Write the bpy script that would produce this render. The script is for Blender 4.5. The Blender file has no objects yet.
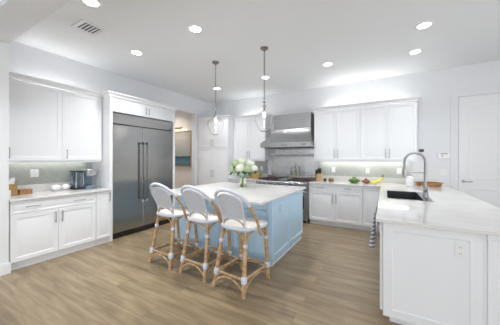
import bpy, bmesh, math, random
from mathutils import Vector, Matrix
PI = math.pi
random.seed(7)
S = bpy.context.scene
C = S.collection

# ------------------------------------------------------------------ camera, world, lights, exposure
cam_d = bpy.data.cameras.new('camera'); cam = bpy.data.objects.new('camera', cam_d); C.objects.link(cam)
cam.location = (0, 0, 1.42); cam.rotation_euler = (PI/2, 0, math.radians(30))
cam_d.sensor_width = 36; cam_d.lens = 234/500*36; cam_d.shift_y = -3.5/500
cam_d.clip_start = .05; cam_d.clip_end = 100
S.camera = cam
S.view_settings.view_transform = 'Standard'; S.view_settings.look = 'None'
S.view_settings.gamma = 1; S.view_settings.exposure = 1.0; S.view_settings.use_curve_mapping = False
w = bpy.data.worlds.new('world'); S.world = w; w.use_nodes = True
w.node_tree.nodes['Background'].inputs[0].default_value = (.92, .95, 1, 1)
w.node_tree.nodes['Background'].inputs[1].default_value = 1.2

def area(name, loc, rot, sx, sy, power, col=(1, 1, 1), spread=180):
    l = bpy.data.lights.new(name, 'AREA'); l.shape = 'RECTANGLE'; l.size = sx; l.size_y = sy
    l.energy = power; l.color = col; l.spread = math.radians(spread)
    o = bpy.data.objects.new(name, l); C.objects.link(o); o.location = loc; o.rotation_euler = rot
    return o
# main fill: area lights added at unseen window openings, tinted like daylight
for wx in (-3.2, -1.0, 1.2, 3.0):
    area('fill_south', (wx, -3.9, 1.5), (PI/2, 0, 0), .75, 2.5, 15, (.90, .95, 1))
area('fill_east', (3.92, 1.9, 1.6), (PI/2, 0, PI/2), 1.9, 2.0, 24, (.90, .95, 1))  # added fill from the kitchen's unseen east side

# ------------------------------------------------------------------ materials
def mat(name, col, rough=.5, metal=0, **kw):
    m = bpy.data.materials.new(name); m.use_nodes = True
    b = m.node_tree.nodes['Principled BSDF']
    b.inputs['Base Color'].default_value = (*col, 1); b.inputs['Roughness'].default_value = rough
    b.inputs['Metallic'].default_value = metal
    for k, v in kw.items():
        b.inputs[k.replace('_', ' ')].default_value = v
    return m
def nodes(m):
    return m.node_tree.nodes, m.node_tree.links, m.node_tree.nodes['Principled BSDF']
def coord(m, scale=(1, 1, 1), rot=(0, 0, 0), loc=(0, 0, 0)):
    N, L, b = nodes(m)
    # world-space position, so neighbouring meshes share one pattern
    g = N.new('ShaderNodeNewGeometry'); mp = N.new('ShaderNodeMapping')
    mp.inputs['Scale'].default_value = scale; mp.inputs['Rotation'].default_value = rot; mp.inputs['Location'].default_value = loc
    L.new(g.outputs['Position'], mp.inputs['Vector']); return mp.outputs['Vector']
def noise_tint(m, c1, c2, scale=8, stretch=(1, 1, 1), detail=4, lo=.35, hi=.65, bump=0):
    N, L, b = nodes(m)
    n = N.new('ShaderNodeTexNoise'); n.inputs['Scale'].default_value = scale; n.inputs['Detail'].default_value = detail
    L.new(coord(m, stretch), n.inputs['Vector'])
    r = N.new('ShaderNodeValToRGB'); r.color_ramp.elements[0].position = lo; r.color_ramp.elements[1].position = hi
    r.color_ramp.elements[0].color = (*c1, 1); r.color_ramp.elements[1].color = (*c2, 1)
    L.new(n.outputs['Fac'], r.inputs['Fac']); L.new(r.outputs['Color'], b.inputs['Base Color'])
    if bump:
        bp = N.new('ShaderNodeBump'); bp.inputs['Strength'].default_value = bump; bp.inputs['Distance'].default_value = .004
        L.new(n.outputs['Fac'], bp.inputs['Height']); L.new(bp.outputs['Normal'], b.inputs['Normal'])
    return m
M = {}
M['wall'] = mat('wall_paint', (.79, .80, .82), .6)
M['ceil'] = mat('ceiling_paint', (.86, .88, .90), .7)
M['hallwall'] = mat('hall_paint', (.80, .76, .73), .6)
M['trim'] = mat('trim_paint', (.84, .845, .855), .4)
M['cab'] = mat('cabinet_white', (.86, .87, .89), .35)
M['blue'] = mat('island_blue', (.57, .79, .98), .33)
M['quartz'] = noise_tint(mat('quartz', (.8, .8, .8), .07), (.70, .68, .65), (.80, .785, .765), 2.2, (1, 1.6, 1), 7, .30, .52)
M['handle'] = mat('brushed_nickel', (.40, .40, .395), .32, 1)
M['chrome'] = mat('chrome', (.75, .75, .76), .12, 1)
M['dark'] = mat('black_plastic', (.02, .02, .022), .35)
M['grate'] = noise_tint(mat('cast_iron', (.05, .03, .025), .5), (.05, .028, .022), (.09, .055, .045), 30)
M['plate'] = mat('plastic_white', (.86, .86, .86), .3)
M['slot'] = mat('slot_grey', (.18, .18, .18), .5)
M['tissue'] = mat('tissue_paper', (.88, .88, .88), .8)
M['ceramic'] = mat('white_ceramic', (.85, .85, .86), .2)
M['bronze'] = mat('antique_bronze', (.28, .25, .22), .35, .9)
M['brass'] = mat('brass', (.55, .38, .14), .3, 1)
M['leaf'] = noise_tint(mat('leaf_green', (.06, .16, .04), .5), (.015, .06, .02), (.04, .12, .035), 25)
M['petal'] = noise_tint(mat('petal_white', (.8, .82, .68), .7), (.70, .74, .58), (.86, .86, .78), 30)
M['petalgreen'] = noise_tint(mat('petal_green', (.6, .72, .42), .7), (.33, .42, .22), (.56, .63, .42), 30)
M['stem'] = mat('stem_green', (.20, .33, .08), .5)
M['banana'] = noise_tint(mat('banana_skin', (.85, .75, .10), .45), (.75, .68, .06), (.90, .82, .18), 10)
M['lime'] = noise_tint(mat('lime_skin', (.15, .35, .05), .4), (.05, .14, .02), (.24, .34, .06), 24)
M['tomato'] = noise_tint(mat('tomato_skin', (.4, .12, .06), .35), (.26, .07, .04), (.48, .20, .11), 20)
M['clay'] = mat('clay_red', (.36, .16, .12), .5)
M['greenbowl'] = mat('bowl_green', (.12, .25, .08), .25)
M['bluebox'] = mat('pale_blue_tin', (.30, .58, .74), .4)
M['water'] = mat('smoky_blue_plastic', (.16, .24, .32), .12)
M['graymachine2'] = mat('grey_plastic', (.34, .36, .38), .3, .4)
M['graymachine'] = mat('slate_plastic', (.17, .23, .28), .25)
M['oil'] = mat('olive_oil_glass', (.30, .34, .10), .06, 0, Transmission_Weight=.6)

def steel(name, col, rough, axis, wob=.6, sc2=(5, 5, .8)):
    m = mat(name, col, rough, 1); N, L, b = nodes(m)
    n = N.new('ShaderNodeTexNoise'); n.inputs['Scale'].default_value = 1; n.inputs['Detail'].default_value = 3
    sc = [260, 260, 260]; sc[axis] = 3
    if axis == 0: sc = [2.5, 2.5, 300]
    L.new(coord(m, sc), n.inputs['Vector'])
    mr = N.new('ShaderNodeMapRange'); mr.inputs['To Min'].default_value = rough - .015; mr.inputs['To Max'].default_value = rough + .02
    L.new(n.outputs['Fac'], mr.inputs['Value']); L.new(mr.outputs['Result'], b.inputs['Roughness'])
    n2 = N.new('ShaderNodeTexNoise'); n2.inputs['Scale'].default_value = 1.1; n2.inputs['Detail'].default_value = 1
    L.new(coord(m, sc2), n2.inputs['Vector'])
    bp = N.new('ShaderNodeBump'); bp.inputs['Strength'].default_value = wob; bp.inputs['Distance'].default_value = .02
    if axis == 0 and wob > .1:
        n3 = N.new('ShaderNodeTexNoise'); n3.inputs['Scale'].default_value = 1; n3.inputs['Detail'].default_value = 1
        L.new(coord(m, (6, 6, 420)), n3.inputs['Vector'])
        b3 = N.new('ShaderNodeBump'); b3.inputs['Strength'].default_value = 1; b3.inputs['Distance'].default_value = .002
        L.new(n3.outputs['Fac'], b3.inputs['Height']); L.new(b3.outputs['Normal'], bp.inputs['Normal'])
    L.new(n2.outputs['Fac'], bp.inputs['Height']); L.new(bp.outputs['Normal'], b.inputs['Normal'])
    return m
M['steel'] = steel('stainless_steel', (.40, .40, .405), .28, 0, .35)
M['fridge'] = steel('fridge_steel', (.42, .415, .41), .26, 0, .05, (1, 1, 2))
M['bar'] = mat('bar_steel', (.17, .17, .17), .3, 1)
M['mirror_steel'] = steel('polished_steel', (.42, .42, .425), .17, 0)
M['sink'] = mat('sink_steel', (.045, .046, .05), .35, .5)

def glass(name, col=(1, 1, 1), rough=0.0, ior=1.45):
    m = bpy.data.materials.new(name); m.use_nodes = True; b = m.node_tree.nodes['Principled BSDF']
    b.inputs['Base Color'].default_value = (*col, 1); b.inputs['Transmission Weight'].default_value = 1
    b.inputs['Roughness'].default_value = rough; b.inputs['IOR'].default_value = ior; return m
M['glass'] = glass('clear_glass', ior=1.28); M['vaseglass'] = glass('vase_glass', (.93, .97, .90))
M['watertank'] = glass('tank_glass', (.70, .78, .85), .05)
M['oilglass'] = glass('oil_glass', (.80, .82, .66), .02, 1.35)
def emit(name, col, st):
    m = bpy.data.materials.new(name); m.use_nodes = True; b = m.node_tree.nodes['Principled BSDF']
    b.inputs['Emission Color'].default_value = (*col, 1); b.inputs['Emission Strength'].default_value = st
    b.inputs['Base Color'].default_value = (.8, .8, .8, 1); return m
M['lens'] = emit('lamp_lens', (1, .98, .94), 6); M['bulb'] = emit('bulb_glow', (1, .95, .86), 22)
M['led'] = emit('led_diffuser', (1, 1, .97), 2.5)

# oak planks along X
def floor_mat():
    m = mat('oak_planks', (.5, .4, .3), .33); N, L, b = nodes(m)
    v = coord(m)
    br = N.new('ShaderNodeTexBrick'); br.offset = .37; br.offset_frequency = 2
    br.inputs['Scale'].default_value = 1; br.inputs['Brick Width'].default_value = 1.9; br.inputs['Row Height'].default_value = .19
    br.inputs['Mortar Size'].default_value = .0014; br.inputs['Mortar Smooth'].default_value = .3
    br.inputs['Color1'].default_value = (0, 0, 0, 1); br.inputs['Color2'].default_value = (1, 1, 1, 1); br.inputs['Mortar'].default_value = (.5, .5, .5, 1)
    L.new(v, br.inputs['Vector'])
    # random offset of grain per plank
    comb = N.new('ShaderNodeVectorMath'); comb.operation = 'MULTIPLY_ADD'
    L.new(br.outputs['Color'], comb.inputs[0]); comb.inputs[1].default_value = (7, 3, 5)
    sc = N.new('ShaderNodeVectorMath'); sc.operation = 'MULTIPLY'; sc.inputs[1].default_value = (1.1, 9, 1)
    L.new(v, sc.inputs[0]); L.new(sc.outputs[0], comb.inputs[2])
    n = N.new('ShaderNodeTexNoise'); n.inputs['Scale'].default_value = 1.6; n.inputs['Detail'].default_value = 6; n.inputs['Distortion'].default_value = .6
    L.new(comb.outputs[0], n.inputs['Vector'])
    r = N.new('ShaderNodeValToRGB'); e = r.color_ramp.elements
    e[0].position = .30; e[0].color = (.215, .157, .092, 1); e[1].position = .70; e[1].color = (.40, .305, .188, 1)
    x = e.new(.5); x.color = (.305, .227, .136, 1)
    L.new(n.outputs['Fac'], r.inputs['Fac'])
    mx = N.new('ShaderNodeMix'); mx.data_type = 'RGBA'; mx.blend_type = 'MULTIPLY'; mx.inputs[0].default_value = 1
    rr = N.new('ShaderNodeValToRGB'); rr.color_ramp.elements[0].color = (.86, .85, .84, 1); rr.color_ramp.elements[1].color = (1.0, 1.0, 1.0, 1)
    L.new(br.outputs['Color'], rr.inputs['Fac']); L.new(r.outputs['Color'], mx.inputs[6]); L.new(rr.outputs['Color'], mx.inputs[7])
    mm = N.new('ShaderNodeMix'); mm.data_type = 'RGBA'; mm.inputs[7].default_value = (.16, .11, .075, 1)
    L.new(br.outputs['Fac'], mm.inputs[0]); L.new(mx.outputs[2], mm.inputs[6]); L.new(mm.outputs[2], b.inputs['Base Color'])
    bp = N.new('ShaderNodeBump'); bp.inputs['Strength'].default_value = .15; bp.inputs['Distance'].default_value = .003
    L.new(n.outputs['Fac'], bp.inputs['Height']); L.new(bp.outputs['Normal'], b.inputs['Normal'])
    return m
M['floor'] = floor_mat()

def tile_mat(name, axis):
    """sage ceramic tiles laid diagonally; axis 0 = wall along X, 1 = wall along Y"""
    m = mat(name, (.5, .55, .48), .15); N, L, b = nodes(m)
    g = N.new('ShaderNodeNewGeometry'); sp = N.new('ShaderNodeSeparateXYZ'); L.new(g.outputs['Position'], sp.inputs[0])
    cb = N.new('ShaderNodeCombineXYZ'); L.new(sp.outputs[axis], cb.inputs[0]); L.new(sp.outputs[2], cb.inputs[1])
    mp = N.new('ShaderNodeMapping'); mp.inputs['Rotation'].default_value = (0, 0, PI/4); L.new(cb.outputs[0], mp.inputs['Vector'])
    br = N.new('ShaderNodeTexBrick'); br.offset = .5; br.inputs['Scale'].default_value = 1
    br.inputs['Brick Width'].default_value = .30; br.inputs['Row Height'].default_value = .10; br.inputs['Mortar Size'].default_value = .0022
    br.inputs['Color1'].default_value = (.40, .425, .385, 1); br.inputs['Color2'].default_value = (.45, .475, .43, 1); br.inputs['Mortar'].default_value = (.52, .54, .50, 1)
    L.new(mp.outputs[0], br.inputs['Vector']); L.new(br.outputs['Color'], b.inputs['Base Color'])
    return m
M['tile_y'] = tile_mat('sage_tile_left', 1); M['tile_x'] = tile_mat('sage_tile_back', 0)

def rattan():
    m = mat('rattan', (.5, .3, .14), .4); N, L, b = nodes(m)
    tc = N.new('ShaderNodeTexCoord')
    n = N.new('ShaderNodeTexNoise'); n.inputs['Scale'].default_value = 22; n.inputs['Detail'].default_value = 4
    L.new(tc.outputs['Object'], n.inputs['Vector'])
    r = N.new('ShaderNodeValToRGB'); r.color_ramp.elements[0].position = .36; r.color_ramp.elements[1].position = .62
    r.color_ramp.elements[0].color = (.40, .24, .12, 1); r.color_ramp.elements[1].color = (.60, .41, .23, 1)
    L.new(n.outputs['Fac'], r.inputs['Fac']); L.new(r.outputs['Color'], b.inputs['Base Color']); return m
M['rattan'] = rattan()
def weave(name, c1, c2, scale):
    m = mat(name, c1, .55); N, L, b = nodes(m)
    tc = N.new('ShaderNodeTexCoord'); mp = N.new('ShaderNodeMapping'); mp.inputs['Scale'].default_value = (scale,)*3
    L.new(tc.outputs['Object'], mp.inputs['Vector'])
    ck = N.new('ShaderNodeTexChecker'); ck.inputs['Scale'].default_value = 1
    ck.inputs['Color1'].default_value = (*c1, 1); ck.inputs['Color2'].default_value = (*c2, 1)
    L.new(mp.outputs[0], ck.inputs['Vector']); L.new(ck.outputs['Color'], b.inputs['Base Color'])
    bp = N.new('ShaderNodeBump'); bp.inputs['Strength'].default_value = .4; bp.inputs['Distance'].default_value = .002
    L.new(ck.outputs['Fac'], bp.inputs['Height']); L.new(bp.outputs['Normal'], b.inputs['Normal']); return m
M['weave'] = weave('white_weave', (.66, .69, .75), (.54, .57, .63), 90)
M['seatweave'] = weave('cream_weave', (.82, .78, .72), (.70, .65, .58), 90)
M['wrap'] = mat('white_wrap', (.64, .67, .75), .5)
def wood(name, c1, c2): return noise_tint(mat(name, c1, .45), c1, c2, 6, (2, 9, 9), 5, .3, .7)
M['woodtray'] = wood('tray_wood', (.24, .10, .035), (.44, .23, .09))
M['wooddark'] = wood('dark_wood', (.12, .07, .04), (.25, .15, .08))
M['woodblock'] = wood('block_wood', (.45, .27, .12), (.66, .44, .22))
def wicker(name, c1, c2):
    m = mat(name, c1, .6); N, L, b = nodes(m)
    wv = N.new('ShaderNodeTexWave'); wv.inputs['Scale'].default_value = 28; wv.inputs['Distortion'].default_value = 6; wv.bands_direction = 'Z'
    wv.inputs['Detail Scale'].default_value = 3
    L.new(coord(m), wv.inputs['Vector']); r = N.new('ShaderNodeValToRGB')
    r.color_ramp.elements[0].color = (*c1, 1); r.color_ramp.elements[1].color = (*c2, 1)
    L.new(wv.outputs['Fac'], r.inputs['Fac']); L.new(r.outputs['Color'], b.inputs['Base Color']); return m
M['wicker'] = wicker('wicker', (.22, .11, .035), (.50, .32, .13))
M['basket'] = wicker('basket_wicker', (.34, .19, .05), (.62, .42, .16))
def towel_mat():
    m = mat('striped_cloth', (.7, .7, .75), .9); N, L, b = nodes(m)
    wv = N.new('ShaderNodeTexWave'); wv.bands_direction = 'Z'; wv.inputs['Scale'].default_value = 6.5; wv.inputs['Distortion'].default_value = .3
    L.new(coord(m), wv.inputs['Vector']); r = N.new('ShaderNodeValToRGB'); r.color_ramp.interpolation = 'LINEAR'
    r.color_ramp.elements[0].position = .40; r.color_ramp.elements[1].position = .60
    r.color_ramp.elements[0].color = (.20, .22, .28, 1); r.color_ramp.elements[1].color = (.70, .71, .75, 1)
    L.new(wv.outputs['Fac'], r.inputs['Fac']); L.new(r.outputs['Color'], b.inputs['Base Color']); return m
M['towel'] = towel_mat()
def art_mat(z0, z1):
    m = mat('painted_canvas', (.5, .5, .5), .6); N, L, b = nodes(m)
    g = N.new('ShaderNodeNewGeometry'); sp = N.new('ShaderNodeSeparateXYZ'); L.new(g.outputs['Position'], sp.inputs[0])
    n = N.new('ShaderNodeTexNoise'); n.inputs['Scale'].default_value = 3; n.inputs['Detail'].default_value = 5
    L.new(coord(m, (1.3, 1, 2.2)), n.inputs['Vector'])
    a = N.new('ShaderNodeMath'); a.operation = 'MULTIPLY_ADD'; a.inputs[1].default_value = .10; L.new(n.outputs['Fac'], a.inputs[0]); L.new(sp.outputs[2], a.inputs[2])
    mr = N.new('ShaderNodeMapRange'); mr.inputs['From Min'].default_value = z0 + .05; mr.inputs['From Max'].default_value = z1 + .05; L.new(a.outputs[0], mr.inputs['Value'])
    r = N.new('ShaderNodeValToRGB'); e = r.color_ramp.elements
    e[0].position = 0; e[0].color = (.05, .12, .15, 1); e[1].position = 1; e[1].color = (.46, .42, .37, 1)
    for p, c in ((.12, (.10, .20, .24)), (.20, (.06, .16, .22)), (.27, (.03, .06, .09)), (.30, (.38, .40, .36)), (.40, (.36, .40, .38)), (.52, (.44, .43, .40)), (.8, (.46, .43, .40))):
        k = e.new(p); k.color = (*c, 1)
    L.new(mr.outputs[0], r.inputs['Fac']); L.new(r.outputs['Color'], b.inputs['Base Color']); return m
M['art'] = art_mat(1.20, 2.26)

# ------------------------------------------------------------------ mesh helpers (all coordinates in world metres)
class MB:
    def __init__(s): s.bm = bmesh.new()
    def box(s, x0, x1, y0, y1, z0, z1, rot=None, piv=None):
        vs = [s.bm.verts.new((x, y, z)) for z in (z0, z1) for y in (y0, y1) for x in (x0, x1)]
        for f in ((0, 2, 3, 1), (4, 5, 7, 6), (0, 1, 5, 4), (2, 6, 7, 3), (0, 4, 6, 2), (1, 3, 7, 5)):
            s.bm.faces.new([vs[i] for i in f])
        if rot is not None:
            bmesh.ops.rotate(s.bm, verts=vs, cent=piv or ((x0+x1)/2, (y0+y1)/2, (z0+z1)/2), matrix=rot)
        return s
    def loft(s, rings, closed=False, cap=True):
        R = [[s.bm.verts.new(p) for p in r] for r in rings]; n = len(R[0])
        m = len(R)
        for i in range(m if closed else m-1):
            a, b = R[i], R[(i+1) % m]
            for j in range(n):
                s.bm.faces.new((a[j], a[(j+1) % n], b[(j+1) % n], b[j]))
        if cap and not closed:
            s.bm.faces.new(R[0][::-1]); s.bm.faces.new(R[-1])
        return s
    def tube(s, pts, r, seg=8, closed=False):
        pts = [Vector(p) for p in pts]; n = len(pts); rad = r if isinstance(r, (list, tuple)) else [r]*n
        rings = []; up = None
        for i, p in enumerate(pts):
            if closed: t = pts[(i+1) % n]-pts[i-1]
            else: t = pts[min(i+1, n-1)]-pts[max(i-1, 0)]
            t.normalize()
            if up is None:
                up = Vector((0, 0, 1)) if abs(t.z) < .9 else Vector((1, 0, 0))
            a = up - t*up.dot(t); a.normalize(); up = a; b = t.cross(a)
            rings.append([p+(a*math.cos(2*PI*k/seg)+b*math.sin(2*PI*k/seg))*rad[i] for k in range(seg)])
        return s.loft(rings, closed)
    def lathe(s, prof, c=(0, 0, 0), seg=24, cap=True):
        rings = [[(c[0]+r*math.cos(2*PI*k/seg), c[1]+r*math.sin(2*PI*k/seg), c[2]+z) for k in range(seg)] for r, z in prof]
        return s.loft(rings, False, cap)
    def shell(s, prof, c=(0, 0, 0), t=.003, seg=32):
        """hollow vessel: profile outside up, inside down, closed"""
        inner = [(max(r-t, .0005), z) for r, z in prof][::-1]
        return s.loft([[(c[0]+r*math.cos(2*PI*k/seg), c[1]+r*math.sin(2*PI*k/seg), c[2]+z) for k in range(seg)] for r, z in prof+inner], True)
    def ball(s, c, r, sc=(1, 1, 1), u=16, v=10, rot=None):
        mt = Matrix.Translation(c) @ (rot.to_4x4() if rot is not None else Matrix.Identity(4)) @ Matrix.Diagonal((r*sc[0], r*sc[1], r*sc[2], 1))
        bmesh.ops.create_uvsphere(s.bm, u_segments=u, v_segments=v, radius=1, matrix=mt); return s
    def prism(s, poly, z0, z1):
        return s.loft([[(x, y, z0) for x, y in poly], [(x, y, z1) for x, y in poly]])
    def panel(s, F, u0, u1, z0, z1, th=.02, prof=None):
        """door leaf in frame F with stepped, raised profile (inset, depth)"""
        prof = prof or [(0, -th), (0, -.003), (.003, 0), (.055, 0), (.060, -.006), (.068, -.006), (.090, -.0005)]
        R = []
        for i, d in prof:
            R.append([F(u0+i, z0+i, d), F(u1-i, z0+i, d), F(u1-i, z1-i, d), F(u0+i, z1-i, d)])
        return s.loft(R)
    def slab(s, xs, ys, inside, z0, z1):
        V = {}
        def v(x, y, z):
            k = (x, y, z)
            if k not in V: V[k] = s.bm.verts.new(k)
            return V[k]
        nx, ny = len(xs)-1, len(ys)-1
        ins = lambda i, j: 0 <= i < nx and 0 <= j < ny and inside((xs[i]+xs[i+1])/2, (ys[j]+ys[j+1])/2)
        for i in range(nx):
            for j in range(ny):
                if not ins(i, j): continue
                a, b, c, d = xs[i], xs[i+1], ys[j], ys[j+1]
                s.bm.faces.new((v(a, c, z1), v(b, c, z1), v(b, d, z1), v(a, d, z1)))
                s.bm.faces.new((v(a, d, z0), v(b, d, z0), v(b, c, z0), v(a, c, z0)))
                if not ins(i-1, j): s.bm.faces.new((v(a, d, z0), v(a, c, z0), v(a, c, z1), v(a, d, z1)))
                if not ins(i+1, j): s.bm.faces.new((v(b, c, z0), v(b, d, z0), v(b, d, z1), v(b, c, z1)))
                if not ins(i, j-1): s.bm.faces.new((v(a, c, z0), v(b, c, z0), v(b, c, z1), v(a, c, z1)))
                if not ins(i, j+1): s.bm.faces.new((v(b, d, z0), v(a, d, z0), v(a, d, z1), v(b, d, z1)))
        return s

def wloc(o):
    v = Vector((0, 0, 0))
    while o: v += o.location; o = o.parent
    return v
def obj(name, mb, m, parent=None, smooth=False, bevel=0, label=None, seg=2):
    bmesh.ops.recalc_face_normals(mb.bm, faces=mb.bm.faces[:])
    me = bpy.data.meshes.new(name)
    o = bpy.data.objects.new(name, me); C.objects.link(o)
    if parent:
        o.parent = parent; off = wloc(parent)
    else:
        vs = [v.co for v in mb.bm.verts]
        off = Vector(((min(v.x for v in vs)+max(v.x for v in vs))/2, (min(v.y for v in vs)+max(v.y for v in vs))/2, min(v.z for v in vs)))
        o.location = off
    bmesh.ops.translate(mb.bm, verts=mb.bm.verts[:], vec=-off)
    mb.bm.to_mesh(me); mb.bm.free()
    me.materials.append(m)
    if smooth:
        for p in me.polygons: p.use_smooth = True
        try: me.set_sharp_from_angle(angle=math.radians(smooth if smooth is not True else 50))
        except Exception: pass
    if bevel:
        b = o.modifiers.new('bevel', 'BEVEL'); b.width = bevel; b.segments = seg; b.limit_method = 'ANGLE'; b.angle_limit = math.radians(40)
    if label: o['label'] = label
    return o
def tag(o, label, cat, group=None):
    o['label'] = label; o['category'] = cat
    if group: o['group'] = group
    return o
def thing(name, label, cat, loc, group=None):
    o = bpy.data.objects.new(name, None); C.objects.link(o); o.location = loc; o.empty_display_size = .1
    return tag(o, label, cat, group)
def struct(name, mb, m, parent=None, **kw):
    o = obj(name, mb, m, parent, **kw)
    if not parent: o['kind'] = 'structure'
    return o
def copy_tree(o, parent=None):
    c = o.copy(); C.objects.link(c); c.parent = parent
    for ch in list(o.children): copy_tree(ch, c)
    return c
# facing frames: (u, z, d) -> world point ; d grows out of the face
def FX(x): return lambda u, z, d=0: (x+d, u, z)      # faces +X, u = world Y
def FXn(x): return lambda u, z, d=0: (x-d, u, z)     # faces -X
def FY(y): return lambda u, z, d=0: (u, y-d, z)      # faces -Y, u = world X
def pull(F, u, z, ln, vert, parent, m=None, r=.006, off=.032):
    mb = MB()
    if vert:
        mb.tube([F(u, z-ln/2, off), F(u, z+ln/2, off)], r, 8)
        for q in (-.36, .36): mb.tube([F(u, z+q*ln, 0), F(u, z+q*ln, off)], r*.8, 6)
    else:
        mb.tube([F(u-ln/2, z, off), F(u+ln/2, z, off)], r, 8)
        for q in (-.36, .36): mb.tube([F(u+q*ln, z, 0), F(u+q*ln, z, off)], r*.8, 6)
    return obj('handle', mb, m or M['handle'], parent, smooth=True)
def fbox(mb, F, u0, u1, z0, z1, d0, d1):
    a = F(u0, z0, d0); b = F(u1, z1, d1)
    mb.box(min(a[0], b[0]), max(a[0], b[0]), min(a[1], b[1]), max(a[1], b[1]), min(a[2], b[2]), max(a[2], b[2])); return mb
DFLAT = [(0, -.02), (0, -.003), (.003, 0), (.028, 0), (.033, -.004), (.04, -.004), (.052, -.0005)]

# ================================================================== THE SHELL
H = 3.14
XL, YB = -4.68, 5.70
struct('floor', MB().box(-6.8, 4.1, -4.1, 5.9, -.1, 0), M['floor'])
struct('ceiling', MB().box(-6.8, 4.1, -4.1, 5.9, H, H+.1), M['ceil'])
wl = MB()
xw, yw = XL-.0015, YB+.0015
wl.box(XL-.15, xw, .735, 3.86, 0, H); wl.box(XL-.15, xw, 5.0, YB+.15, 0, H); wl.box(XL-.15, xw, 3.86, 5.0, 2.705, H)
struct('wall_left', wl, M['wall'])
wb = MB()
wb.box(xw, 1.175, yw, YB+.15, 0, H); wb.box(1.175, 2.10, yw, YB+.15, 2.57, H); wb.box(2.10, 4.1, yw, YB+.15, 0, H)
struct('wall_back', wb, M['wall'])
we = MB()
we.box(3.95, 4.1, -4.1, 1.05, 0, H); we.box(3.95, 4.1, 2.95, YB, 0, H); we.box(3.95, 4.1, 1.05, 2.95, 0, .55); we.box(3.95, 4.1, 1.05, 2.95, 2.65, H)  # east opening added to let the fill light in
struct('wall_right', we, M['wall'])
wf = MB()
for a, b in ((-5.2, -3.6), (-2.8, -1.4), (-.6, .8), (1.6, 2.6), (3.4, 3.95)): wf.box(a, b, -4.1, -3.95, 0, H)
for a, b in ((-3.6, -2.8), (-1.4, -.6), (.8, 1.6), (2.6, 3.4)): wf.box(a, b, -4.1, -3.95, 2.8, H); wf.box(a, b, -4.1, -3.95, 0, .2)
struct('wall_front', wf, M['wall'])
struct('wall_west', MB().box(-5.2, -5.05, -3.95, .735, 0, H), M['wall'])
# jamb and header of the wide cased opening between the rooms
jm = MB().box(-5.2, -4.05, .735, 1.02, 0, H)
struct('wall_stub', jm, M['trim'])
struct('trim_1', MB().box(-4.05, 3.95, .735, 1.02, 2.85, H), M['wall'])
# baseboard wrapping the jamb
bb = MB().box(-4.05, -4.03, .72, 1.035, 0, .12).box(-4.05, -4.036, .725, 1.03, .12, .14)
struct('baseboard_left', bb, M['trim'], bevel=.003)
# hall beyond the opening in the left wall
hw = MB().box(-6.8, XL-.15, 5.15, 5.3, 0, H); hw.box(-6.8, -6.65, 3.7, 5.15, 0, H); hw.box(-6.65, XL-.15, 3.7, 3.86, 0, H)
struct('wall_hall', hw, M['hallwall'])
hb = MB().box(-6.65, XL-.15, 5.135, 5.15, 0, .14)
struct('baseboard_hall', hb, M['trim'])
# back door with casing
dr = MB(); F = FY(YB-.005)
dr.box(1.18, 2.095, YB-.005, YB+.035, .01, 2.565)
door = struct('door_1', dr, M['trim'], bevel=.002)
def arch_panel(x0, x1, z0, z1, rise):
    mb = MB(); n = 12
    def ring(i, d):
        pts = [F(x0+i, z0+i, d), F(x1-i, z0+i, d)]
        for k in range(n+1):
            t = k/n; x = (x1-i)+(x0-x1+2*i)*t
            pts.append(F(x, z1-i+rise*math.sin(PI*t), d))
        return pts
    mb.loft([ring(0, 0), ring(.014, .005), ring(.03, .001), ring(.06, .004)])
    return mb
obj('door_panel', arch_panel(1.31, 1.965, 1.05, 2.30, .10), M['trim'], door, smooth=30)
obj('door_panel', arch_panel(1.31, 1.965, .20, .90, 0), M['trim'], door, smooth=30)
hd = MB().lathe([(.026, 0), (.026, .008)], (0, 0, 0), 20)
bmesh.ops.rotate(hd.bm, verts=hd.bm.verts[:], cent=(0, 0, 0), matrix=Matrix.Rotation(PI/2, 3, 'X'))
bmesh.ops.translate(hd.bm, verts=hd.bm.verts[:], vec=(1.245, YB-.006, 1.01))
hd.tube([(1.245, YB-.01, 1.01), (1.245, YB-.055, 1.01), (1.27, YB-.062, 1.01), (1.36, YB-.06, 1.008)], .009, 8)
obj('door_handle', hd, M['handle'], door, smooth=True)
cs = MB().box(1.065, 1.172, YB-.009, YB, 0, 2.68).box(2.103, 2.21, YB-.009, YB, 0, 2.68).box(1.172, 2.103, YB-.009, YB, 2.573, 2.68)
struct('trim_2', cs, M['wall'], bevel=.003)
# unseen window frames outside the frame, set around the added fill lights
for k, (a, b) in enumerate(((-3.6, -2.8), (-1.4, -.6), (.8, 1.6), (2.6, 3.4))):
    wn = MB().box(a, a+.03, -4.05, -3.99, .2, 2.8).box(b-.03, b, -4.05, -3.99, .2, 2.8).box(a+.03, b-.03, -4.05, -3.99, .2, .24).box(a+.03, b-.03, -4.05, -3.99, 2.76, 2.8)
    struct('window_%d' % (k+1), wn, M['trim'])
wn = MB()
for y in (1.05, 1.97, 2.90): wn.box(4.0, 4.06, y, y+.05, .55, 2.65)
wn.box(4.0, 4.06, 1.10, 2.90, .55, .6).box(4.0, 4.06, 1.10, 2.90, 2.6, 2.65)
struct('window_5', wn, M['trim'])  # unseen east window, added only to go with the fill light

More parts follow.
